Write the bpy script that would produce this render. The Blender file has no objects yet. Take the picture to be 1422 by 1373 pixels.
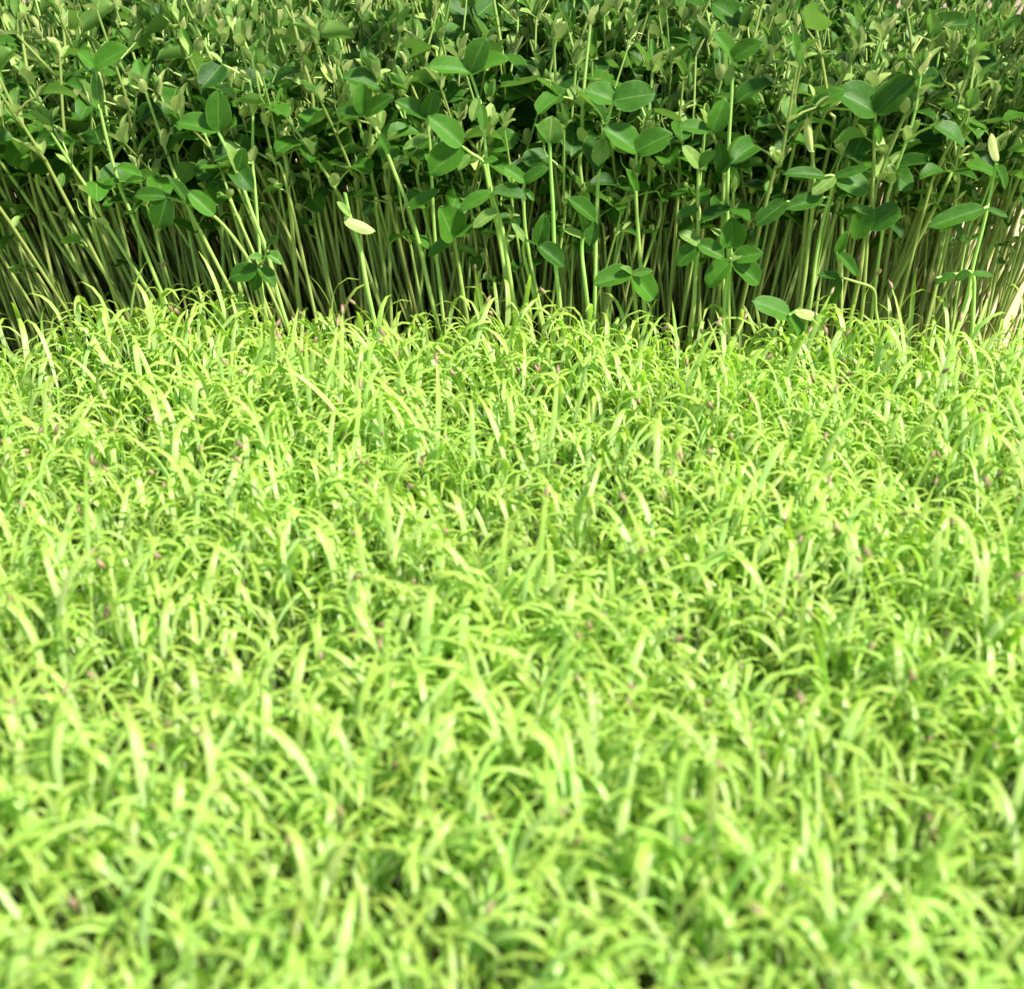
import bpy, math, random
import numpy as np
from mathutils import Vector, Matrix

random.seed(7)
rng = np.random.default_rng(7)
S = bpy.context.scene
COL = S.collection
R = math.radians

# ------------------------------------------------------------------ camera
CAM_Z, PITCH, FPX = 0.385, R(30.0), 1777.0
cam_d = bpy.data.cameras.new('camera')
cam = bpy.data.objects.new('camera', cam_d)
COL.objects.link(cam)
cam.location = (0, 0, CAM_Z)
cam.rotation_euler = (R(90) - PITCH, 0, 0)
cam_d.lens = 36.0 * FPX / 1422.0
cam_d.sensor_width = 36.0
cam_d.clip_start, cam_d.clip_end = 0.01, 60
cam_d.dof.use_dof = True
cam_d.dof.focus_distance = 0.83
cam_d.dof.aperture_fstop = 8.6
S.camera = cam

# ------------------------------------------------------------------ light
SUN = Vector((0.72, -0.46, 1.15)).normalized()          # towards the sun
w = bpy.data.worlds.new('World'); S.world = w; w.use_nodes = True
nt = w.node_tree
bg = nt.nodes['Background']
sky = nt.nodes.new('ShaderNodeTexSky'); sky.sky_type = 'NISHITA'; sky.sun_disc = False
sky.sun_elevation = math.asin(SUN.z); sky.sun_rotation = math.atan2(SUN.x, SUN.y)
nt.links.new(sky.outputs[0], bg.inputs[0]); bg.inputs[1].default_value = 0.08
sd = bpy.data.lights.new('sun', 'SUN'); sd.energy = 4.6; sd.angle = R(4.0); sd.color = (1.0, 0.95, 0.87)
so = bpy.data.objects.new('sun', sd); COL.objects.link(so)
so.rotation_euler = SUN.to_track_quat('Z', 'Y').to_euler()
S.view_settings.view_transform = 'Standard'
S.view_settings.look = 'None'
S.view_settings.exposure = 1.0
S.view_settings.gamma = 1.0
try:
    S.cycles.max_bounces = 6; S.cycles.transmission_bounces = 5; S.cycles.diffuse_bounces = 4
    S.cycles.transparent_max_bounces = 4; S.cycles.glossy_bounces = 2
except Exception: pass

# ------------------------------------------------------------------ materials
def new_mat(name):
    m = bpy.data.materials.new(name); m.use_nodes = True
    m.node_tree.nodes.clear()
    return m, m.node_tree.nodes, m.node_tree.links
def N(nodes, t, **k):
    n = nodes.new(t)
    for a, b in k.items():
        if a == 'ins':
            for i, v in b.items(): n.inputs[i].default_value = v
        else: setattr(n, a, b)
    return n
def math_n(nodes, links, op, a, b=None, c=None, clamp=False):
    n = nodes.new('ShaderNodeMath'); n.operation = op; n.use_clamp = clamp
    for i, v in enumerate((a, b, c)):
        if v is None: continue
        if hasattr(v, 'links'): links.new(v, n.inputs[i])
        else: n.inputs[i].default_value = v
    return n.outputs[0]
def mixc(nodes, links, f, a, b):
    n = nodes.new('ShaderNodeMix'); n.data_type = 'RGBA'
    for sock, v in ((n.inputs[0], f), (n.inputs[6], a), (n.inputs[7], b)):
        if hasattr(v, 'links'): links.new(v, sock)
        elif isinstance(v, tuple): sock.default_value = (*v, 1)
        else: sock.default_value = v
    return n.outputs[2]
def attr(nodes, name):
    return N(nodes, 'ShaderNodeAttribute', attribute_name=name).outputs['Fac']

def leafy(name, top_a, top_b, under, veins=True, rough=0.45, trans=0.3, tcol=(0.25, 0.5, 0.05), bump=0.25, spec=0.5, mottle=260):
    m, n, l = new_mat(name)
    tone = attr(n, 'tone')
    uv = N(n, 'ShaderNodeUVMap', uv_map='UVMap')
    sep = N(n, 'ShaderNodeSeparateXYZ'); l.new(uv.outputs[0], sep.inputs[0])
    au = math_n(n, l, 'ABSOLUTE', math_n(n, l, 'MULTIPLY_ADD', sep.outputs[0], 2.0, -1.0))
    geo = N(n, 'ShaderNodeNewGeometry')
    noise = N(n, 'ShaderNodeTexNoise', ins={'Scale': mottle, 'Detail': 3.0, 'Roughness': 0.6})
    l.new(geo.outputs['Position'], noise.inputs['Vector'])
    f = math_n(n, l, 'ADD', tone, math_n(n, l, 'MULTIPLY_ADD', noise.outputs[0], 0.7, -0.35), clamp=True)
    c = mixc(n, l, f, top_a, top_b)
    h = noise.outputs[0]
    if veins:
        ph = math_n(n, l, 'SUBTRACT', math_n(n, l, 'MULTIPLY_ADD', noise.outputs[0], 0.35, math_n(n, l, 'MULTIPLY', sep.outputs[1], 8.0)), math_n(n, l, 'MULTIPLY', au, 3.2))
        fr = math_n(n, l, 'FRACT', ph)
        vd = math_n(n, l, 'ABSOLUTE', math_n(n, l, 'SUBTRACT', fr, 0.5))
        vein = math_n(n, l, 'SMOOTHSTEP' if False else 'LESS_THAN', vd, 0.06)
        mid = math_n(n, l, 'LESS_THAN', au, 0.045)
        rim = math_n(n, l, 'GREATER_THAN', au, 0.955)
        vv = math_n(n, l, 'MAXIMUM', math_n(n, l, 'MULTIPLY', vein, 0.09), math_n(n, l, 'MAXIMUM', math_n(n, l, 'MULTIPLY', mid, 0.45), math_n(n, l, 'MULTIPLY', rim, 0.45)))
        c = mixc(n, l, vv, c, under)
        h = math_n(n, l, 'SUBTRACT', noise.outputs[0], math_n(n, l, 'MAXIMUM', math_n(n, l, 'MULTIPLY', vein, 0.35), mid))
    n2 = math_n(n, l, 'MULTIPLY_ADD', noise.outputs[0], 0.5, 0.0)
    und = mixc(n, l, n2, under, tuple(x * 0.7 for x in under))
    c = mixc(n, l, geo.outputs['Backfacing'], c, und)
    b = N(n, 'ShaderNodeBump', ins={'Strength': bump, 'Distance': 0.0006}); l.new(h, b.inputs['Height'])
    p = N(n, 'ShaderNodeBsdfPrincipled', ins={'Roughness': rough, 'Specular IOR Level': spec})
    l.new(c, p.inputs['Base Color']); l.new(b.outputs[0], p.inputs['Normal'])
    t = N(n, 'ShaderNodeBsdfTranslucent')
    l.new(mixc(n, l, 0.45, c, tcol), t.inputs[0])
    mx = N(n, 'ShaderNodeMixShader', ins={0: trans})
    l.new(p.outputs[0], mx.inputs[1]); l.new(t.outputs[0], mx.inputs[2])
    o = N(n, 'ShaderNodeOutputMaterial'); l.new(mx.outputs[0], o.inputs[0])
    return m

def ramp_mat(name, stops, tcol=None, rough=0.45, trans=0.15, noise_amt=0.3, nscale=150, key='along', spec=0.5):
    """colour runs along the organ (blanched foot to green tip: pigment of the plant)"""
    m, n, l = new_mat(name)
    a = attr(n, key); tone = attr(n, 'tone')
    geo = N(n, 'ShaderNodeNewGeometry')
    noise = N(n, 'ShaderNodeTexNoise', ins={'Scale': nscale, 'Detail': 2.0})
    l.new(geo.outputs['Position'], noise.inputs['Vector'])
    r = N(n, 'ShaderNodeValToRGB'); l.new(a, r.inputs[0])
    el = r.color_ramp.elements
    el[0].position, el[0].color = stops[0][0], (*stops[0][1], 1)
    el[1].position, el[1].color = stops[-1][0], (*stops[-1][1], 1)
    for p_, c_ in stops[1:-1]:
        e = el.new(p_); e.color = (*c_, 1)
    k = math_n(n, l, 'ADD', math_n(n, l, 'MULTIPLY_ADD', tone, 0.70, 0.60), math_n(n, l, 'MULTIPLY_ADD', noise.outputs[0], noise_amt, -noise_amt / 2))
    hs = N(n, 'ShaderNodeHueSaturation'); l.new(r.outputs[0], hs.inputs['Color']); l.new(k, hs.inputs['Value'])
    l.new(math_n(n, l, 'MULTIPLY_ADD', tone, 0.05, 0.475), hs.inputs['Hue'])
    p = N(n, 'ShaderNodeBsdfPrincipled', ins={'Roughness': rough, 'Specular IOR Level': spec})
    l.new(hs.outputs[0], p.inputs['Base Color'])
    out = p.outputs[0]
    if trans:
        t = N(n, 'ShaderNodeBsdfTranslucent'); l.new(mixc(n, l, 0.75, hs.outputs[0], tcol) if tcol else hs.outputs[0], t.inputs[0])
        mx = N(n, 'ShaderNodeMixShader', ins={0: trans})
        l.new(p.outputs[0], mx.inputs[1]); l.new(t.outputs[0], mx.inputs[2]); out = mx.outputs[0]
    o = N(n, 'ShaderNodeOutputMaterial'); l.new(out, o.inputs[0])
    return m

def plain(name, c1, c2, scale, rough=0.8, bump=0.3, dist=0.002, detail=6):
    m, n, l = new_mat(name)
    geo = N(n, 'ShaderNodeNewGeometry')
    noise = N(n, 'ShaderNodeTexNoise', ins={'Scale': scale, 'Detail': float(detail), 'Roughness': 0.65})
    l.new(geo.outputs['Position'], noise.inputs['Vector'])
    c = mixc(n, l, noise.outputs[0], c1, c2)
    b = N(n, 'ShaderNodeBump', ins={'Strength': bump, 'Distance': dist}); l.new(noise.outputs[0], b.inputs['Height'])
    p = N(n, 'ShaderNodeBsdfPrincipled', ins={'Roughness': rough})
    l.new(c, p.inputs['Base Color']); l.new(b.outputs[0], p.inputs['Normal'])
    o = N(n, 'ShaderNodeOutputMaterial'); l.new(p.outputs[0], o.inputs[0])
    return m

M_LEAF = leafy('pea_leaf', (0.014, 0.066, 0.005), (0.075, 0.225, 0.016), (0.22, 0.41, 0.09), spec=0.28, rough=0.5, bump=0.6, tcol=(0.25, 0.55, 0.03))
M_PALE = leafy('pea_stipule', (0.07, 0.21, 0.02), (0.42, 0.57, 0.15), (0.62, 0.70, 0.26), trans=0.3, spec=0.3, rough=0.5)
M_STEM = ramp_mat('pea_stem', [(0.0, (0.56, 0.66, 0.20)), (0.45, (0.45, 0.61, 0.15)), (0.85, (0.42, 0.58, 0.15)), (1.0, (0.34, 0.52, 0.12))], rough=0.4, trans=0.2)
M_BLADE = ramp_mat('grass_blade', [(0.0, (0.68, 0.80, 0.40)), (0.5, (0.47, 0.68, 0.14)), (1.0, (0.52, 0.70, 0.10))], tcol=(0.47, 0.78, 0.015), rough=0.48, trans=0.45, spec=0.9)
M_SHOOT = ramp_mat('grass_stem', [(0.0, (0.78, 0.78, 0.56)), (0.5, (0.62, 0.76, 0.32)), (1.0, (0.46, 0.68, 0.13))], tcol=(0.44, 0.76, 0.03), rough=0.4, trans=0.35)
M_HUSK = ramp_mat('seed_husk', [(0.0, (0.42, 0.30, 0.18)), (1.0, (0.25, 0.15, 0.08))], rough=0.6, trans=0.0)
M_SOIL = plain('potting_soil', (0.07, 0.05, 0.03), (0.26, 0.19, 0.12), 160, bump=0.9, dist=0.004)
M_TABLE = plain('pale_tabletop', (0.46, 0.38, 0.24), (0.52, 0.43, 0.29), 9, rough=0.6, bump=0.05)
M_WALL = plain('pale_wall', (0.44, 0.34, 0.28), (0.50, 0.39, 0.33), 5, rough=0.85, bump=0.15)
MATS = [M_LEAF, M_PALE, M_STEM, M_BLADE, M_SHOOT, M_HUSK]
LEAF, PALE, STEM, BLADE, SHOOT, HUSK = range(6)

# ------------------------------------------------------------------ geometry kernel (numpy)
# a piece = dict(v, q, uv, tone, along, mat)
def unit(a):
    a = np.asarray(a, float); return a / (np.linalg.norm(a) + 1e-12)
def piece(v, q, uv, along, mat, tone):
    return dict(v=v, q=q, uv=uv, along=along, mat=mat, tone=tone)
def grid_quads(nr, nc, wrap=False):
    q = []
    cc = nc if wrap else nc - 1
    for i in range(nr - 1):
        for j in range(cc):
            a = i * nc + j; b = i * nc + (j + 1) % nc
            q.append((a, b, b + nc, a + nc))
    return np.array(q, dtype=np.int32)

def leaf(base, d, nrm, L, W, fold=0.35, curl=0.6, wave=0.0, nu=2, nv=5, mat=LEAF, tone=0.5, shape='pea', rnd=random):
    d = unit(d); nrm = unit(np.asarray(nrm) - np.dot(nrm, d) * d); side = np.cross(nrm, d)
    t = np.linspace(0, 1, nv + 1); v = 0.5 - 0.5 * np.cos(np.pi * t) if shape == 'pea' else t
    if shape == 'pea': wd = np.clip(np.sin(np.pi * v ** 0.88), 0, 1) ** 0.45
    else: wd = np.clip(np.sin(np.pi * v ** 0.8), 0, 1) ** 0.8
    wd = np.maximum(wd, 0.04)
    u = np.linspace(-1, 1, nu + 1)
    U, V = np.meshgrid(u, v)
    Wd = wd[:, None] * W * 0.5
    c = curl if abs(curl) > 1e-3 else 1e-3
    if shape == 'pea' and nu > 2:
        Wd = Wd * (1 + .05 * np.sin(V * 7 + rnd.random() * 6 + U * 1.2)); U = np.sign(U) * np.abs(U) ** .92
    X = L * np.sin(c * V) / c + L * .05 * (U * U) * np.where(V > .6, V - .6, 0) * -2
    Zc = -L * (1 - np.cos(c * V)) / c
    y = U * Wd
    ph = rnd.random() * 6.28
    Z = np.abs(y) * math.sin(fold) + wave * W * np.sin(V * 9 + ph + U * 1.5) * np.abs(U) + Zc
    y = y * math.cos(fold)
    P = np.asarray(base) + X[..., None] * d + y[..., None] * side + Z[..., None] * nrm
    uv = np.stack([(U + 1) / 2, V], -1).reshape(-1, 2)
    return piece(P.reshape(-1, 3), grid_quads(nv + 1, nu + 1)[:, ::-1], uv, V.reshape(-1), mat, tone)

def tube(pts, rad, ns=5, mat=STEM, tone=0.5, a0=0.0, a1=1.0):
    pts = np.asarray(pts, float); n = len(pts)
    rad = np.broadcast_to(np.asarray(rad, float), (n,))
    T = np.gradient(pts, axis=0); T /= np.linalg.norm(T, axis=1)[:, None] + 1e-12
    ref = np.array((0.31, 0.95, 0.1)) if abs(T[:, 2]).mean() > 0.6 else np.array((0.1, 0.2, 1.0))
    A = np.cross(T, ref); A /= np.linalg.norm(A, axis=1)[:, None] + 1e-12
    B = np.cross(T, A)
    ang = np.arange(ns) * 2 * math.pi / ns
    P = pts[:, None] + rad[:, None, None] * (np.cos(ang)[None, :, None] * A[:, None] + np.sin(ang)[None, :, None] * B[:, None])
    al = np.repeat(np.linspace(a0, a1, n), ns)
    uv = np.stack([np.tile(np.arange(ns) / ns, n), al], -1)
    return piece(P.reshape(-1, 3), grid_quads(n, ns, True), uv, al, mat, tone)

def blob(c, d, L, r, mat=HUSK, tone=0.5):
    s = np.array((-1, -0.6, 0, 0.6, 1.0)); d = unit(d)
    pts = np.asarray(c) + s[:, None] * d * L * 0.5
    return tube(pts, np.array((0.1, 0.75, 1.0, 0.7, 0.08)) * r, 6, mat, tone)

def smooth_path(P, n):
    P = np.asarray(P, float)
    Q = np.vstack([2 * P[0] - P[1], P, 2 * P[-1] - P[-2]])
    out = []; k = len(P) - 1
    for t in np.linspace(0, k - 1e-6, n):
        i = int(t); f = t - i
        a, b, c, d = Q[i], Q[i + 1], Q[i + 2], Q[i + 3]
        out.append(0.5 * ((2 * b) + (-a + c) * f + (2 * a - 5 * b + 4 * c - d) * f * f + (-a + 3 * b - 3 * c + d) * f ** 3))
    return np.array(out)

def mesh_from(name, pieces):
    vs, qs, uvs, al, tn, mi = [], [], [], [], [], []
    off = 0
    for p in pieces:
        vs.append(p['v']); qs.append(p['q'] + off); uvs.append(p['uv']); al.append(p['along'])
        tn.append(np.full(len(p['v']), p['tone']) if np.isscalar(p['tone']) else p['tone'])
        mi.append(np.full(len(p['q']), p['mat'], np.int32) if np.isscalar(p['mat']) else p['mat'])
        off += len(p['v'])
    V = np.concatenate(vs); Q = np.concatenate(qs).astype(np.int32); UV = np.concatenate(uvs)
    MI = np.concatenate(mi); used = np.unique(MI)
    remap = np.zeros(len(MATS), np.int32)
    me = bpy.data.meshes.new(name)
    me.vertices.add(len(V)); me.vertices.foreach_set('co', V.astype(np.float32).ravel())
    me.loops.add(Q.size); me.loops.foreach_set('vertex_index', Q.ravel())
    me.polygons.add(len(Q)); me.polygons.foreach_set('loop_start', np.arange(0, Q.size, 4, dtype=np.int32))
    try: me.polygons.foreach_set('loop_total', np.full(len(Q), 4, np.int32))
    except Exception: pass
    for i, k in enumerate(used):
        me.materials.append(MATS[k]); remap[k] = i
    me.polygons.foreach_set('material_index', remap[MI])
    me.polygons.foreach_set('use_smooth', np.ones(len(Q), bool))
    ul = me.uv_layers.new(name='UVMap'); ul.data.foreach_set('uv', UV[Q.ravel()].astype(np.float32).ravel())
    for nm, arr in (('along', al), ('tone', tn)):
        at_ = me.attributes.new(nm, 'FLOAT', 'POINT'); at_.data.foreach_set('value', np.concatenate(arr).astype(np.float32))
    me.update(); me.validate()
    return me

def link(name, data, parent=None, loc=None):
    o = bpy.data.objects.new(name, data); COL.objects.link(o)
    if parent: o.parent = parent
    if loc is not None: o.location = loc
    return o
def tag(o, label, cat, group=None):
    o['label'] = label; o['category'] = cat
    if group: o['group'] = group

# ------------------------------------------------------------------ setting
def slab(name, x0, x1, y0, y1, z0, z1, mat):
    v = [(x, y, z) for z in (z0, z1) for y in (y0, y1) for x in (x0, x1)]
    f = [(0, 2, 3, 1), (4, 5, 7, 6), (0, 1, 5, 4), (1, 3, 7, 5), (3, 2, 6, 7), (2, 0, 4, 6)]
    me = bpy.data.meshes.new(name); me.from_pydata(v, [], f); me.materials.append(mat)
    o = link(name, me); o['kind'] = 'structure'
    return o
slab('tabletop', -2.2, 2.2, -0.6, 1.7, -0.06, -0.012, M_TABLE)
slab('wall', -2.2, 2.2, 1.7, 1.75, -0.06, 1.1, M_WALL)

def soil(name, x0, x1, y0, y1):
    nx, ny = int((x1 - x0) / 0.01), int((y1 - y0) / 0.01)
    xs, ys = np.linspace(x0, x1, nx + 1), np.linspace(y0, y1, ny + 1)
    X, Y = np.meshgrid(xs, ys)
    Z = rng.uniform(-0.0025, 0.0015, X.shape)
    edge = (X == x0) | (X == x1) | (Y == y0) | (Y == y1)
    Z[edge] = -0.0118
    V = np.stack([X, Y, Z], -1).reshape(-1, 3)
    me = bpy.data.meshes.new(name); me.from_pydata(V.tolist(), [], grid_quads(ny + 1, nx + 1).tolist())
    me.materials.append(M_SOIL)
    o = link(name, me); o['kind'] = 'structure'
soil('soil', -0.62, 0.62, 0.06, 0.755)
PX0, PX1, PY0, PY1 = -0.62, 0.36, 0.785, 1.12
soil('soil', PX0 - .01, PX1 + .01, PY0 - .006, PY1 + .01)

# ------------------------------------------------------------------ pixel <-> world
cP, sP = math.cos(PITCH), math.sin(PITCH)
def at(u, v, Y):
    a = (u - 711) / FPX; b = -(v - 686.5) / FPX
    d = np.array((a, cP + b * sP, -sP + b * cP))
    return np.array((0, 0, CAM_Z)) + d * (Y / d[1])
def proj(p):
    p = np.asarray(p, float) - np.array((0, 0, CAM_Z))
    dep = p[..., 1] * cP - p[..., 2] * sP
    up = p[..., 1] * sP + p[..., 2] * cP
    return 711 + FPX * p[..., 0] / dep, 686.5 - FPX * up / dep, dep

# ------------------------------------------------------------------ pea shoots
CAMP = np.array((0, 0, CAM_Z))
def curly(base, d, L, rnd, tone):
    d = unit(d); s = unit(np.cross(d, (0.3, 0.2, 1))); u = np.cross(s, d)
    t = np.linspace(0, 1, 9); a = t ** 1.6 * rnd.uniform(2.5, 5.5)
    pts = np.asarray(base) + (t * L * (1 - .4 * t))[:, None] * d + (np.sin(a) * L * .16 * t)[:, None] * s + ((1 - np.cos(a)) * L * .14 * t)[:, None] * u
    return tube(pts, np.linspace(0.00055, 0.0002, 9), 3, STEM, tone)

def pea_variant(seed):
    """returns plant as list of (name, pieces_hi, pieces_lo, children)"""
    rnd = random.Random(seed)
    H = rnd.uniform(0.215, 0.255); tone = rnd.random()
    zn = [0.0, H * rnd.uniform(.60, .70)]
    while zn[-1] < H - 0.02: zn.append(zn[-1] + rnd.uniform(0.018, 0.030))
    zn[-1] = H
    P = []; x = y = 0; vx, vy = rnd.uniform(-.04, .04), rnd.uniform(-.04, .04); pz = 0
    for z in zn:
        x += vx * (z - pz); y += vy * (z - pz); pz = z
        P.append((x, y, z)); vx += rnd.uniform(-.22, .22); vy += rnd.uniform(-.22, .22)
    r0 = rnd.uniform(0.0009, 0.0015)
    hi, lo = smooth_path(P, 20), smooth_path(P, 9)
    rr = lambda n: np.linspace(r0, r0 * 0.62, n)
    parts = [('stem', [tube(hi, rr(20), 8, STEM, tone)], [tube(lo, rr(9), 4, STEM, tone)], [])]
    az = rnd.random() * 6.28
    for k in range(1, len(P)):
        b = np.array(P[k]); az += math.pi + rnd.uniform(-.7, .7)
        top = k == len(P) - 1
        out = np.array((math.cos(az), math.sin(az), 0)); sd = np.array((-out[1], out[0], 0))
        up = np.array((0, 0, 1.0))
        big = 1.0 if k > 1 else 0.5
        # stipules: clasp the stem, pale outer side
        for s in (-1, 1):
            if k == 1 and rnd.random() < .6: continue
            L = rnd.uniform(0.009, 0.017) * (1 if k > 1 else .7)
            dd = up * rnd.uniform(.5, 1.3) + out * rnd.uniform(.1, .6) + sd * s * rnd.uniform(.3, .9)
            nn = -out * .3 + sd * (-s) + up * .5
            a = (b, dd, nn, L, L * rnd.uniform(.5, .65)); kw = dict(fold=rnd.uniform(.2, .6), curl=rnd.uniform(-.5, .8), mat=PALE, tone=rnd.random())
            st = rnd.getstate(); h = leaf(*a, **kw, nu=4, nv=7, wave=.05, rnd=rnd); rnd.setstate(st); l_ = leaf(*a, **kw, nu=2, nv=4, rnd=rnd)
            parts.append(('stipule', [h], [l_], []))
        if k == 1 and rnd.random() < .6: continue
        if top:
            # young leaves still folded upright at the tip
            for s in range(rnd.choice((2, 3, 3))):
                a2 = rnd.random() * 6.28; o2 = np.array((math.cos(a2), math.sin(a2), 0))
                L = rnd.uniform(.012, .021)
                a = (b + up * .001, up + o2 * rnd.uniform(.1, .7), -o2 + up * .2, L, L * rnd.uniform(.42, .62))
                kw = dict(fold=rnd.uniform(.5, 1.1), curl=rnd.uniform(-.3, .5), mat=rnd.choice((LEAF, LEAF, PALE)), tone=rnd.random())
                st = rnd.getstate(); h = leaf(*a, **kw, nu=4, nv=7, wave=.04, rnd=rnd); rnd.setstate(st); l_ = leaf(*a, **kw, nu=2, nv=5, rnd=rnd)
                parts.append(('leaflet', [h], [l_], []))
            continue
        pl = rnd.uniform(.010, .024) * big
        pd = unit(out + up * rnd.uniform(.2, 1.3)); e = b + pd * pl
        pp = np.array([b, b + pd * pl * .5 + up * .0015, e])
        kids_h, kids_l = [], []
        base_n = unit(up * 1.0 + out * rnd.uniform(-.9, .3) + np.array((rnd.uniform(-.4, .4), rnd.uniform(-.5, .3), 0)))
        for s in (-1, 1):
            if k > 2 and rnd.random() < .22: continue
            L = rnd.uniform(.018, .029) * big
            dd = unit(out * rnd.uniform(.4, .9) + sd * s * rnd.uniform(.7, 1.1) + up * rnd.uniform(-.5, .7))
            nn = base_n + np.array((rnd.uniform(-.4, .4), rnd.uniform(-.4, .4), 0))
            a = (e, dd, nn, L, L * rnd.uniform(.64, .88)); kw = dict(fold=rnd.uniform(.15, .75), curl=rnd.uniform(-.2, .9), tone=rnd.random() * .8, mat=LEAF)
            st = rnd.getstate(); h = leaf(*a, **kw, nu=4, nv=8, wave=.05, rnd=rnd); rnd.setstate(st); l_ = leaf(*a, **kw, nu=2, nv=5, rnd=rnd)
            kids_h.append(('leaflet', h)); kids_l.append(l_)
        if rnd.random() < .5:
            kids_h.append(('tendril', curly(e, pd + up * .3, rnd.uniform(.012, .026), rnd, tone)))
        else:
            L = rnd.uniform(.008, .014)
            h = leaf(e, pd + up * .4, base_n, L, L * .5, fold=.7, curl=.2, nu=4, nv=6, tone=.8, mat=PALE, rnd=rnd)
            kids_h.append(('leaflet', h)); kids_l.append(leaf(e, pd + up * .4, base_n, L, L * .5, fold=.7, curl=.2, nu=2, nv=4, tone=.8, mat=PALE, rnd=rnd))
        parts.append(('leaf_stalk', [tube(pp, (.00085, .0007, .0006), 5, STEM, tone)], [tube(pp[[0, 2]], (.0008, .0006), 3, STEM, tone)], (kids_h, kids_l)))
    return parts

NV = 26
PV = [pea_variant(100 + i) for i in range(NV)]
PV_MESH, PV_LOW = [], []
for parts in PV:
    low = []; lst = []
    for (nm, hi, lo, kids) in parts:
        low += lo
        kk = []
        if kids:
            low += kids[1]
            kk = [(kn, mesh_from('pea_' + kn, [kp])) for kn, kp in kids[0]]
        lst.append((nm, mesh_from('pea_' + nm, hi), kk))
    PV_MESH.append(lst)
    PV_LOW.append(low)

def join_low(plist):
    off = 0; V = []; Q = []; UV = []; AL = []; TN = []; MI = []
    for p in plist:
        V.append(p['v']); Q.append(p['q'] + off); UV.append(p['uv']); AL.append(p['along'])
        TN.append(np.full(len(p['v']), p['tone'])); MI.append(np.full(len(p['q']), p['mat'], np.int32)); off += len(p['v'])
    return dict(v=np.concatenate(V), q=np.concatenate(Q), uv=np.concatenate(UV), along=np.concatenate(AL), tone=np.concatenate(TN), mat=np.concatenate(MI))
PV_LOWJ = [join_low(l) for l in PV_LOW]

def place_matrix(x, y, rz, lx, ly, s, sz=1.0):
    """stand at x,y turned by rz and leaning by slopes lx, ly"""
    z = unit((lx, ly, 1.0))
    rot = Vector((0, 0, 1)).rotation_difference(Vector(z)).to_matrix()
    m = rot @ Matrix.Rotation(rz, 3, 'Z')
    if s > 1.08: s, sz = 1.08, sz * s / 1.08
    return np.array(m) @ np.diag((s, s, s * sz))

def lean_x(x):
    return float(np.interp(x, (-.5, -.35, -.1, .04, .25, .36), (-.34, -.28, -.14, .0, .05, .22)))

# jittered grid of the whole stand
plants = []
sp = 0.0106
yy = PY0
while yy < PY1:
    xx = PX0
    while xx < PX1:
        x = xx + random.uniform(-.45, .45) * sp; y = yy + random.uniform(-.45, .45) * sp
        hv = 0.93 + 0.10 * math.sin(x * 17 + 1.3) * math.sin(y * 23) + random.uniform(-.12, .10)
        if x > .22: hv -= (x - .22) * .40
        if x < -.1: hv += .03
        if y < PY0 + .022: hv -= random.uniform(0, .08) if random.random() < .6 else random.uniform(.10, .30)
        if (x > .31 and y > 1.05): xx += sp; continue
        hv -= max(0, y - 1.0) * .6
        plants.append([x, max(y, PY0 - .002), random.random() * 6.283, lean_x(x) + random.gauss(0, .05), random.gauss(0, .05), max(hv, .58), random.randrange(NV)])
        xx += sp
    yy += sp

# which of them show largest: the front rows inside the frame
def score(p):
    u, v, d = proj(np.array((p[0] + p[3] * .2, p[1], .2)))
    inf = -120 < u < 1540
    return (0 if inf else 10) + p[1] + .00012 * abs(u - 711) * 0

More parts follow.
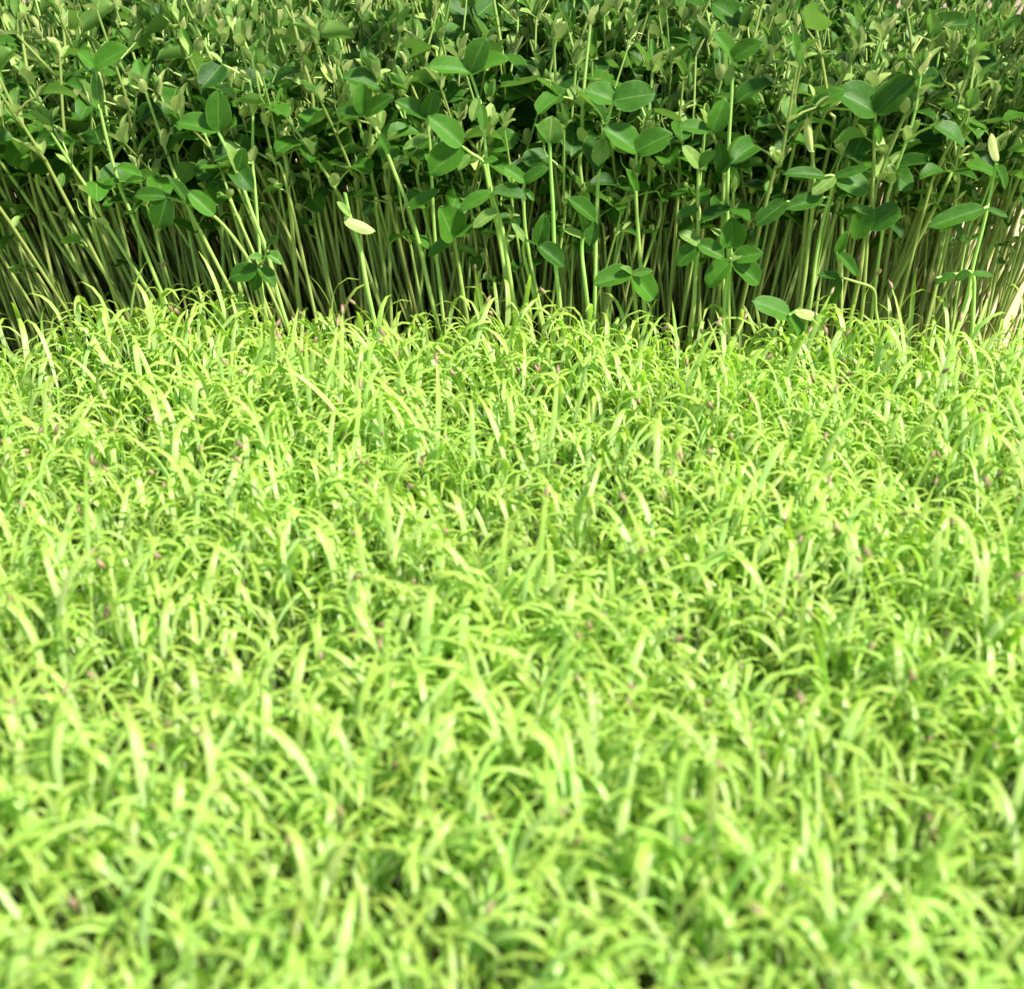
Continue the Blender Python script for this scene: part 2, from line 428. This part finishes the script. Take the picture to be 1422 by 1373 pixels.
# ---- hero shoots, laid out after the photograph -------------------------------------------
# (label, Y, stem pixels top->bottom, leaves [(base px, tip px, width ratio, kind)])
D, P_ = 'd', 'p'
HERO = [
 ("pea shoot at left with one broad leaflet held sideways and one upright", .757,
  [(302,182),(330,240),(350,296),(371,350),(392,430)], [((302,182),(246,167),.62,D),((303,181),(303,128),.60,D),((330,240),(338,207),.5,D),((330,242),(318,200),.4,P_)]),
 ("umbrella topped pea shoot near the upper left corner on a long leaning stem", .760,
  [(133,95),(140,157),(164,252),(182,297),(228,415)], [((132,93),(173,66),.62,D),((131,93),(110,72),.7,D),((138,152),(132,100),.35,P_),((164,232),(196,243),.5,D),((164,250),(140,262),.5,D)]),
 ("pea shoot at left whose arching stalk ends in a drooping round leaflet", .752,
  [(232,274),(262,284),(297,300),(328,335),(352,375),(372,430)], [((232,274),(218,318),.78,D),((231,273),(186,269),.52,D),((297,299),(262,265),.55,D),((262,284),(236,247),.45,D)]),
 ("low pea shoot at left with a cluster of round leaflets on the grass", .748,
  [(371,345),(366,362),(358,374),(362,400),(370,440)], [((358,374),(317,383),.62,D),((358,374),(384,396),.72,D),((366,360),(346,356),.6,P_),((370,352),(392,366),.7,P_),((358,376),(352,404),.6,D),((371,346),(384,328),.5,D)]),
 ("pea shoot left of centre topped by three upright bright leaflets like a clover", .755,
  [(506,161),(526,185),(550,245),(568,290),(585,350),(598,410)], [((506,160),(503,117),.6,D),((505,161),(468,154),.5,D),((507,160),(544,134),.55,D),((526,186),(541,214),.4,D),((568,290),(606,262),.35,D)]),
 ("tallest central pea shoot, opening three big leaflets in a fan under the top edge", .757,
  [(653,101),(664,135),(671,168),(676,226),(683,269),(700,350),(713,410)], [((652,101),(595,92),.60,D),((653,100),(671,54),.62,D),((655,103),(702,76),.62,D),((664,136),(655,168),.5,P_),((668,145),(672,180),.4,D)]),
 ("central pea shoot with two large rounded leaflets stacked on a side stalk", .752,
  [(641,203),(654,213),(671,226),(679,262),(694,335),(706,410)], [((641,202),(599,160),.58,D),((641,204),(596,240),.78,D),((671,226),(690,220),.6,D),((652,215),(636,236),.4,P_)]),
 ("central pea shoot with two pale bluish leaflets held out level left and right", .749,
  [(683,269),(690,292),(700,330),(712,410)], [((683,268),(636,289),.42,D),((683,268),(731,274),.62,D),((690,292),(657,315),.45,P_)]),
 ("pea shoot right of the central fan with two small pointed leaflets in a V", .753,
  [(729,252),(727,266),(729,315),(736,360),(746,410)], [((729,253),(701,231),.52,D),((729,253),(758,231),.52,D),((729,262),(742,278),.4,D)]),
 ("pea shoot with two wide flat leaflets like open wings, right of centre near the top", .757,
  [(851,140),(844,170),(837,196),(831,250),(828,310),(826,415)], [((850,140),(814,122),.85,D),((852,140),(908,128),.72,D),((838,194),(829,230),.6,P_),((838,194),(846,222),.55,P_)]),
 ("pea shoot right of centre with a symmetrical pair of large heart dark leaflets", .753,
  [(884,210),(883,266),(886,320),(890,374),(895,432)], [((884,210),(843,174),.72,D),((884,210),(930,184),.66,D),((883,268),(874,236),.4,D),((883,240),(888,228),.4,P_)]),
 ("low pea shoot right of centre resting two wide leaflets just above the grass", .744,
  [(893,372),(877,381),(880,400),(884,440)], [((876,381),(826,393),.66,D),((878,382),(908,416),.80,D),((878,380),(905,376),.4,P_),((877,381),(863,371),.6,P_)]),
 ("low pea shoot in the middle with one drooping oval leaflet and one upright", .750,
  [(746,339),(730,335),(727,350),(735,385),(744,420)], [((746,340),(784,369),.62,D),((746,338),(757,300),.55,D),((730,336),(713,310),.3,P_)]),
 ("pea shoot left of the middle with a nearly circular leaflet and a narrow one below", .752,
  [(630,318),(632,340),(638,375),(645,420)], [((629,332),(612,288),.95,D),((628,333),(592,352),.42,D),((632,328),(658,312),.45,D)]),
 ("pea shoot behind the clover topped one with two dark leaflets in a V", .760,
  [(592,164),(597,200),(600,260),(604,330),(612,410)], [((592,164),(551,139),.6,D),((592,164),(604,127),.6,D),((596,190),(560,206),.4,P_)]),
 ("pea shoot at centre left with one whitish folded leaflet hanging loose", .748,
  [(479,268),(486,300),(500,345),(514,420)], [((478,304),(520,322),.42,'w'),((486,300),(470,280),.4,P_)]),
 ("pea shoot right of the middle with two short oval leaflets, the lower hanging", .751,
  [(825,306),(812,325),(808,350),(815,415)], [((825,305),(792,275),.55,D),((825,307),(819,341),.62,D),((810,330),(786,318),.4,P_),((812,322),(804,296),.4,P_)]),
 ("pea shoot in the middle crowned by a single round pale spoon shaped leaflet", .758,
  [(763,198),(765,240),(768,290),(770,350),(776,410)], [((763,199),(766,164),.95,P_),((762,200),(745,172),.5,D)]),
 ("pea shoot high at right of centre with two smooth dark oval leaflets in a V", .762,
  [(1017,82),(1016,130),(1012,200),(1010,300),(1012,400)], [((1017,82),(995,44),.62,D),((1017,82),(1056,57),.62,D),((1017,90),(1008,120),.4,P_)]),
 ("pea shoot right of centre with one level and one upright leaflet above bare stem", .754,
  [(987,182),(997,205),(1005,230),(1003,343),(1006,445)], [((987,182),(943,171),.48,D),((988,182),(1008,138),.68,D),((1002,238),(1014,215),.5,P_),((1003,240),(1000,200),.5,D)]),
 ("pea shoot at upper right with the broadest pair of glossy leaflets spread wide", .756,
  [(1216,157),(1214,200),(1211,273),(1200,340),(1186,420)], [((1215,157),(1167,122),.80,D),((1217,157),(1265,106),.60,D),((1214,170),(1226,200),.4,D),((1125,150),(1172,124),.5,D)]),
 ("pea shoot at right of centre with a ring of four rounded leaflets above grass", .747,
  [(1013,305),(1014,330),(1015,364),(1008,400),(1004,450)], [((1014,364),(980,397),.70,D),((1017,364),(1055,393),.72,D),((1016,345),(1016,304),.88,D),((1020,360),(1058,350),.7,D),((1014,360),(1030,352),.6,P_)]),
 ("pea shoot at right of centre with three low leaflets beside the ring of four", .746,
  [(970,230),(969,290),(970,339),(966,380),(962,440)], [((970,232),(953,203),.5,P_),((970,232),(991,209),.55,D),((970,339),(940,368),.62,D),((970,339),(1007,355),.66,D),((970,339),(946,320),.55,P_),((969,290),(940,300),.5,D)]),
 ("sprawling pea shoot at right with a broad leaflet and a long one to its left", .752,
  [(1160,245),(1152,275),(1143,305),(1133,360),(1122,440)], [((1160,247),(1210,262),.66,D),((1160,246),(1128,268),.55,P_),((1143,275),(1092,288),.45,D),((1092,280),(1049,312),.5,D),((1145,245),(1092,236),.32,D),((1160,245),(1205,232),.3,D)]),
 ("pea shoot at right carrying a dark leaflet hanging behind a lighter oval one", .752,
  [(1247,288),(1215,300),(1206,320),(1202,370),(1196,440)], [((1206,285),(1188,334),.55,D),((1249,288),(1204,316),.62,D),((1215,300),(1180,282),.3,P_)]),
 ("pea shoot at far right with a long twisted dark leaflet held level", .753,
  [(1384,227),(1375,270),(1365,315),(1352,365),(1338,430)], [((1366,290),(1291,312),.34,D),((1386,224),(1374,186),.3,'w'),((1384,230),(1398,262),.5,D),((1370,290),(1400,300),.3,D)]),
 ("pea shoot at right with small pointed leaflets, one hanging straight down", .746,
  [(1166,385),(1190,392),(1213,402),(1216,430),(1220,470)], [((1166,385),(1154,424),.42,D),((1166,385),(1137,380),.4,D),((1162,350),(1192,382),.42,D),((1162,352),(1176,322),.45,D)]),
 ("low pea shoot at right sunk in grass with two dark leaflets and one pale", .740,
  [(1112,428),(1096,439),(1098,455),(1100,475)], [((1096,438),(1049,416),.5,D),((1096,440),(1113,468),.7,D),((1104,432),(1143,442),.36,'w')]),
 ("slender pea shoot at far right with three tiny leaflets in a row", .750,
  [(1300,386),(1327,381),(1350,380),(1352,420),(1346,480)], [((1327,381),(1298,391),.4,D),((1346,378),(1326,388),.6,D),((1350,380),(1378,382),.4,D)]),
 ("pea shoot at right with one long chalk pale leaflet clasping its upright stem", .754,
  [(1124,165),(1128,212),(1130,260),(1124,330),(1108,450)], [((1128,212),(1120,163),.28,'w'),((1127,150),(1093,166),.4,D),((1127,150),(1150,128),.4,D)]),
]
def hero(label, Y, stem, leaves, seed):
    rnd = random.Random(seed)
    Y -= .012
    W3 = [at(u, v, Y + 0.002 * i) for i, (u, v) in enumerate(stem)]
    last = W3[-1]; dirn = W3[-1] - W3[-2]
    foot = last.copy()
    if last[2] > 0.01:
        sl = dirn / max(-dirn[2], .004); sl = np.clip(sl, -.35, .35); sl[2] = -1
        foot = last + sl * last[2]; foot[1] = PY0 - .012 + rnd.uniform(-.006, .006); foot[2] = 0
    pts = smooth_path(W3 + [foot], 26)[::-1]
    base = Vector(foot)
    root = link('pea_shoot', None, None, base)
    root.empty_display_size = 0.01
    tag(root, label, 'pea shoot', 'pea shoots in the dense stand')
    tone = rnd.uniform(.3, 1)
    b = np.array(base)
    r = rnd.uniform(.0012, .0016)
    link('stem', mesh_from('hero_stem', [tube(pts - b, np.linspace(r, r * .6, 26), 8, STEM, tone)]), root)
    for (p0, p1, wr, kind) in leaves:
        yb = Y - .0015
        A = at(*p0, yb); dpx = math.hypot(p1[0] - p0[0], p1[1] - p0[1])
        B = at(*p1, yb - rnd.uniform(.000, .006))
        L = np.linalg.norm(B - A)
        tocam = unit(CAMP - A)
        n = unit(tocam * .62 + np.array((0, 0, 1)) * .40 + np.array((SUN.x, SUN.y, SUN.z)) * .25 + np.array([rnd.uniform(-.22, .22) for _ in range(3)]))
        c_ = rnd.uniform(.1, .45)
        if kind == 'w': n = -unit(tocam + np.array((.3, 0, .5))); mat = PALE; tn = .5; c_ = .1
        elif kind == P_: mat = PALE; tn = rnd.uniform(0, .45)
        else: mat = LEAF; tn = rnd.uniform(.25, 1.0)
        lf = leaf(A - b, B - A, n, L * 1.04, L * wr * 1.14, fold=rnd.uniform(.22, .65), curl=c_, wave=.03, nu=6, nv=10, mat=mat, tone=tn, rnd=rnd)
        near = pts[np.argmin(np.linalg.norm(pts - A, axis=1))]
        if np.linalg.norm(near - A) > .0035:
            mid = (near + A) / 2 + np.array((0, -.001, .001))
            st = link('leaf_stalk', mesh_from('hero_stalk', [tube(smooth_path([near - b, mid - b, A - b], 6), .00075, 6, STEM, tone)]), root)
            link('leaflet', mesh_from('hero_leaflet', [lf]), st)
        else:
            link('leaflet', mesh_from('hero_leaflet', [lf]), root)
    return root
for i, h in enumerate(HERO):
    hero(*h, 500 + i)

order = sorted(plants, key=score)
N_IND = 300 - len(HERO)
front, rest = order[:N_IND], order[N_IND:]
SHORT = ['sideways leaflet', 'umbrella topped', 'arching stalk', 'leftmost foot cluster', 'clover topped', 'central fan', 'stacked round leaflet',
         'pale level pair', 'small central V', 'open wing', 'heart leaflet', 'grass resting pair', 'drooping oval', 'circular leaflet', 'dark V',
         'whitish scrap', 'short oval', 'pale spoon', 'upper V', 'level and upright', 'broadest pair', 'ring of four', 'three low leaflet', 'sprawling',
         'dark hanging leaflet', 'twisted leaflet', 'straight hanging leaflet', 'grass sunk', 'tiny row', 'chalk pale']
def region_label(u, y, hs):
    tall = 'tall' if hs > .97 else ('middling' if hs > .88 else 'short')
    k = min(range(len(HERO)), key=lambda i: abs(HERO[i][2][0][0] - u))
    side = 'left' if HERO[k][2][0][0] > u else 'right'
    near = 'just' if abs(HERO[k][2][0][0] - u) < 45 else 'well'
    row = 'front row' if y < PY0 + .008 else ('second row' if y < PY0 + .019 else 'third row')
    return '%s %s pea shoot standing %s %s of the %s shoot' % (tall, row, near, side, SHORT[k])
def clone_root(kind, name, Mx, loc):
    o = link(name, None)
    o.empty_display_size = 0.01
    m4 = Matrix([[*Mx[0], loc[0]], [*Mx[1], loc[1]], [*Mx[2], loc[2]], [0, 0, 0, 1]])
    o.matrix_world = m4
    return o
for p in front:
    x, y, rz, lx, ly, s, vi = p
    Mx = place_matrix(x, y, rz, lx, ly, s)
    o = clone_root(0, 'pea_shoot', Mx, (x, y, -.001))
    u, _, _ = proj(np.array((x + lx * .15, y, .15)))
    tag(o, region_label(float(u), y, s), 'pea shoot', 'pea shoots in the dense stand')
    for nm, me, kids in PV_MESH[vi]:
        c = link(nm, me, o)
        for kn, km in kids: link(kn, km, c)

def stuff(name, items, LJ, label, cat):
    groups = {}
    for it in items: groups.setdefault(it[-1], []).append(it)
    pcs = []
    for vi, its in groups.items():
        J = LJ[vi]; k = len(its); nvt = len(J['v'])
        Ms = np.array([it[0] for it in its]); T = np.array([it[1] for it in its]); tn = np.array([it[2] for it in its])
        V = np.einsum('kij,nj->kni', Ms, J['v']) + T[:, None]
        Q = (J['q'][None] + (np.arange(k) * nvt)[:, None, None]).reshape(-1, 4)
        pcs.append(dict(v=V.reshape(-1, 3), q=Q, uv=np.tile(J['uv'], (k, 1)), along=np.tile(J['along'], k),
                        tone=np.clip(np.tile(J['tone'], k) * .6 + np.repeat(tn, nvt) * .4, 0, 1), mat=np.tile(J['mat'], k)))
    o = link(name, mesh_from(name, pcs))
    o['kind'] = 'stuff'; tag(o, label, cat)
    return o
items = []
for p in rest:
    x, y, rz, lx, ly, s, vi = p
    items.append((place_matrix(x, y, rz, lx, ly, s), (x, y, -.001), random.random(), vi))
stuff('pea_shoots', items, PV_LOWJ, 'dense mass of further pea shoots filling the stand behind the front rows', 'pea shoots')

# ------------------------------------------------------------------ grass seedlings
def blade_pieces(rnd, base, d0, L, W, bend, tone, hi, twist, ex=2.0):
    """an arching blade: rises along d0 and bends over towards its azimuth"""
    n = 13 if hi else 7
    t = np.linspace(0, 1, n)
    az = math.atan2(d0[1], d0[0]); el0 = math.asin(unit(d0)[2])
    el = el0 - bend * t ** ex
    az_ = az + twist * t
    ds = np.stack([np.cos(el) * np.cos(az_), np.cos(el) * np.sin(az_), np.sin(el)], -1)
    P = np.asarray(base) + np.vstack([np.zeros(3), np.cumsum((ds[1:] + ds[:-1]) / 2 * (L / (n - 1)), axis=0)])
    side = np.stack([-np.sin(az_ + twist), np.cos(az_ + twist), np.zeros(n)], -1)
    nrm = np.cross(ds, side) * -1
    wd = np.clip(np.sin(np.pi * np.clip(0.10 + 0.90 * t, 0, 1) ** 0.9), 0.03, 1) ** 0.75
    u = np.array((-1, 0, 1.0))
    Pg = P[:, None] + (u[None, :, None] * wd[:, None, None] * W / 2) * side[:, None] - ((np.abs(u) - 1)[None, :, None] * -wd[:, None, None] * W * .14) * nrm[:, None]
    uv = np.stack([np.tile((u + 1) / 2, n), np.repeat(t, 3)], -1)
    return piece(Pg.reshape(-1, 3), grid_quads(n, 3), uv, np.repeat(t, 3), BLADE, tone), P, ds

def seedling_variant(seed):
    rnd = random.Random(seed)
    H = rnd.uniform(.042, .060); tone = rnd.random()
    lean = np.array((rnd.uniform(-.12, .12), rnd.uniform(-.12, .12), 1.0))
    pts = smooth_path([(0, 0, 0), np.array((rnd.uniform(-.002, .002), rnd.uniform(-.002, .002), H * .5)) + lean * 0, lean * H], 7)
    r = rnd.uniform(.0007, .0010)
    out = [('stem', tube(pts, np.linspace(r, r * .9, 7), 6, SHOOT, tone), tube(pts[[0, 3, 6]], (r, r, r * .9), 3, SHOOT, tone))]
    top = pts[-1]; az = rnd.random() * 6.28
    kinds = rnd.choice((1, 1, 2, 2, 2))
    husk = (seed - 1000) % 60 in (3, 17, 31)
    for k in range(kinds):
        a = az + k * math.pi + rnd.uniform(-.6, .6)
        el = rnd.uniform(1.2, 1.52) if k == 0 else rnd.uniform(1.2, 1.5); ex = rnd.uniform(1.3, 2.2)
        d0 = (math.cos(a) * math.cos(el), math.sin(a) * math.cos(el), math.sin(el))
        L = rnd.uniform(.028, .046) if k == 0 else rnd.uniform(.018, .034)
        W = rnd.uniform(.0019, .0036) if k == 0 else rnd.uniform(.0014, .0025)
        bend = rnd.uniform(1.9, 3.1) if rnd.random() < .88 else rnd.uniform(.5, 1.1)
        tw = rnd.uniform(-.7, .7)
        b = top - np.array((0, 0, rnd.uniform(0, .012) * (k > 0)))
        hi, P, ds = blade_pieces(rnd, b, d0, L, W, bend, np.clip(tone + rnd.uniform(-.3, .3), 0, 1), True, tw, ex)
        lo, _, _ = blade_pieces(rnd, b, d0, L, W, bend, float(np.clip(tone, 0, 1)), False, tw, ex)
        out.append(('blade', hi, lo))
        if husk and k == 0:
            hb = blob(P[-1], ds[-1], .0050, .0010, HUSK, rnd.random()); hb['v'] = hb['v'] + np.array([[rnd.uniform(-.0003, .0003) for _ in range(3)] for _ in hb['v']])
            out.append(('seed_husk', hb, hb))
    return out
NG = 60
GV = [seedling_variant(1000 + i) for i in range(NG)]
GV_LOWJ = [join_low([p[2] for p in g]) for g in GV]
GV_HUSK = [any(p[0] == 'seed_husk' for p in g) for g in GV]
GV_NB = [sum(p[0] == 'blade' for p in g) for g in GV]
GV_MESH = [[(nm, mesh_from('grass_' + nm, [hi])) for nm, hi, lo in g] for g in GV]

def field(x, y):
    return (math.sin(x * 31 + 2 * math.sin(y * 19)) + math.sin(y * 43 + 1.7 * math.sin(x * 27 + 1)) + math.sin((x + y) * 71)) / 3
seeds = []
sp = 0.0054
y = 0.10
while y < 0.752:
    hw = min(0.62, 0.46 * (y * cP + .30 * sP) + .10)
    x = -hw
    while x < hw:
        px, py = x + random.uniform(-.5, .5) * sp, y + random.uniform(-.5, .5) * sp
        f = field(px, py)
        s = 1.0 + .19 * f + random.gauss(0, .10)
        if random.random() < .015: s *= random.uniform(1.1, 1.3)
        s += .22 * math.exp(-((px + .12) / .19) ** 2) * min(max((py - .6) / .12, 0), 1)
        if f < -.55 and random.random() < .45: x += sp; continue
        if random.random() < min((.36 - py) * (3 if px < .02 else 1.2), .32): x += sp; continue
        seeds.append([px, min(py, .752), random.random() * 6.283, .10 * math.sin(px * 24 + py * 9) + random.gauss(0, .10), .10 * math.cos(py * 21 - px * 13) + random.gauss(0, .10), min(max(s, .6), 1.5 if py < .66 else 1.42), random.randrange(NG)])
        x += sp
    y += sp
def gscore(p):
    u, v, d = proj(np.array((p[0], p[1], .075 * p[5])))
    ok = 0 < u < 1422 and v < 1400
    return -(p[5] ** 1.5 / d) + (0 if ok else 100)
seeds.sort(key=gscore)
gi, gr = seeds[:300], seeds[300:]
for p in gi:
    x, y, rz, lx, ly, s, vi = p
    o = clone_root(0, 'grass_seedling', place_matrix(x, y, rz, lx, ly, s), (x, y, -.001))
    u, v, _ = proj(np.array((x, y, .08))); u, v = float(u), float(v)
    hz = ('leftmost edge', 'far left', 'left', 'left of middle', 'middle', 'right of middle', 'right', 'far right', 'rightmost edge')[int(min(max(u / 1422 * 9, 0), 8.99))]
    vt = 'bottom edge' if v > 1230 else ('foreground' if v > 1080 else ('lower bed' if v > 860 else 'upper bed'))
    kind = 'pink husked' if GV_HUSK[vi] else ('single bladed', 'two bladed', 'three bladed')[GV_NB[vi] - 1]
    ht = 'tall' if s > 1.22 else ('middling' if s > 1.1 else 'short')
    ln = 'leaning left' if lx < -.05 else ('leaning right' if lx > .05 else 'standing upright')
    tag(o, '%s %s light green seedling %s, %s, %s' % (ht, kind, ln, vt, hz), 'grass seedling', 'grass seedlings in the bright bed')
    for nm, me in GV_MESH[vi]: link(nm, me, o)
items = [(place_matrix(p[0], p[1], p[2], p[3], p[4], p[5]), (p[0], p[1], -.001), random.random(), p[6]) for p in gr]
stuff('grass', items, GV_LOWJ, 'bright green bed of thin grass seedlings filling the ground before the pea shoots', 'grass')
print('peas', len(plants), 'grass', len(seeds), 'tris', sum(len(o.data.polygons) for o in bpy.data.objects if o.type == 'MESH' and o.get('kind') == 'stuff') * 2)
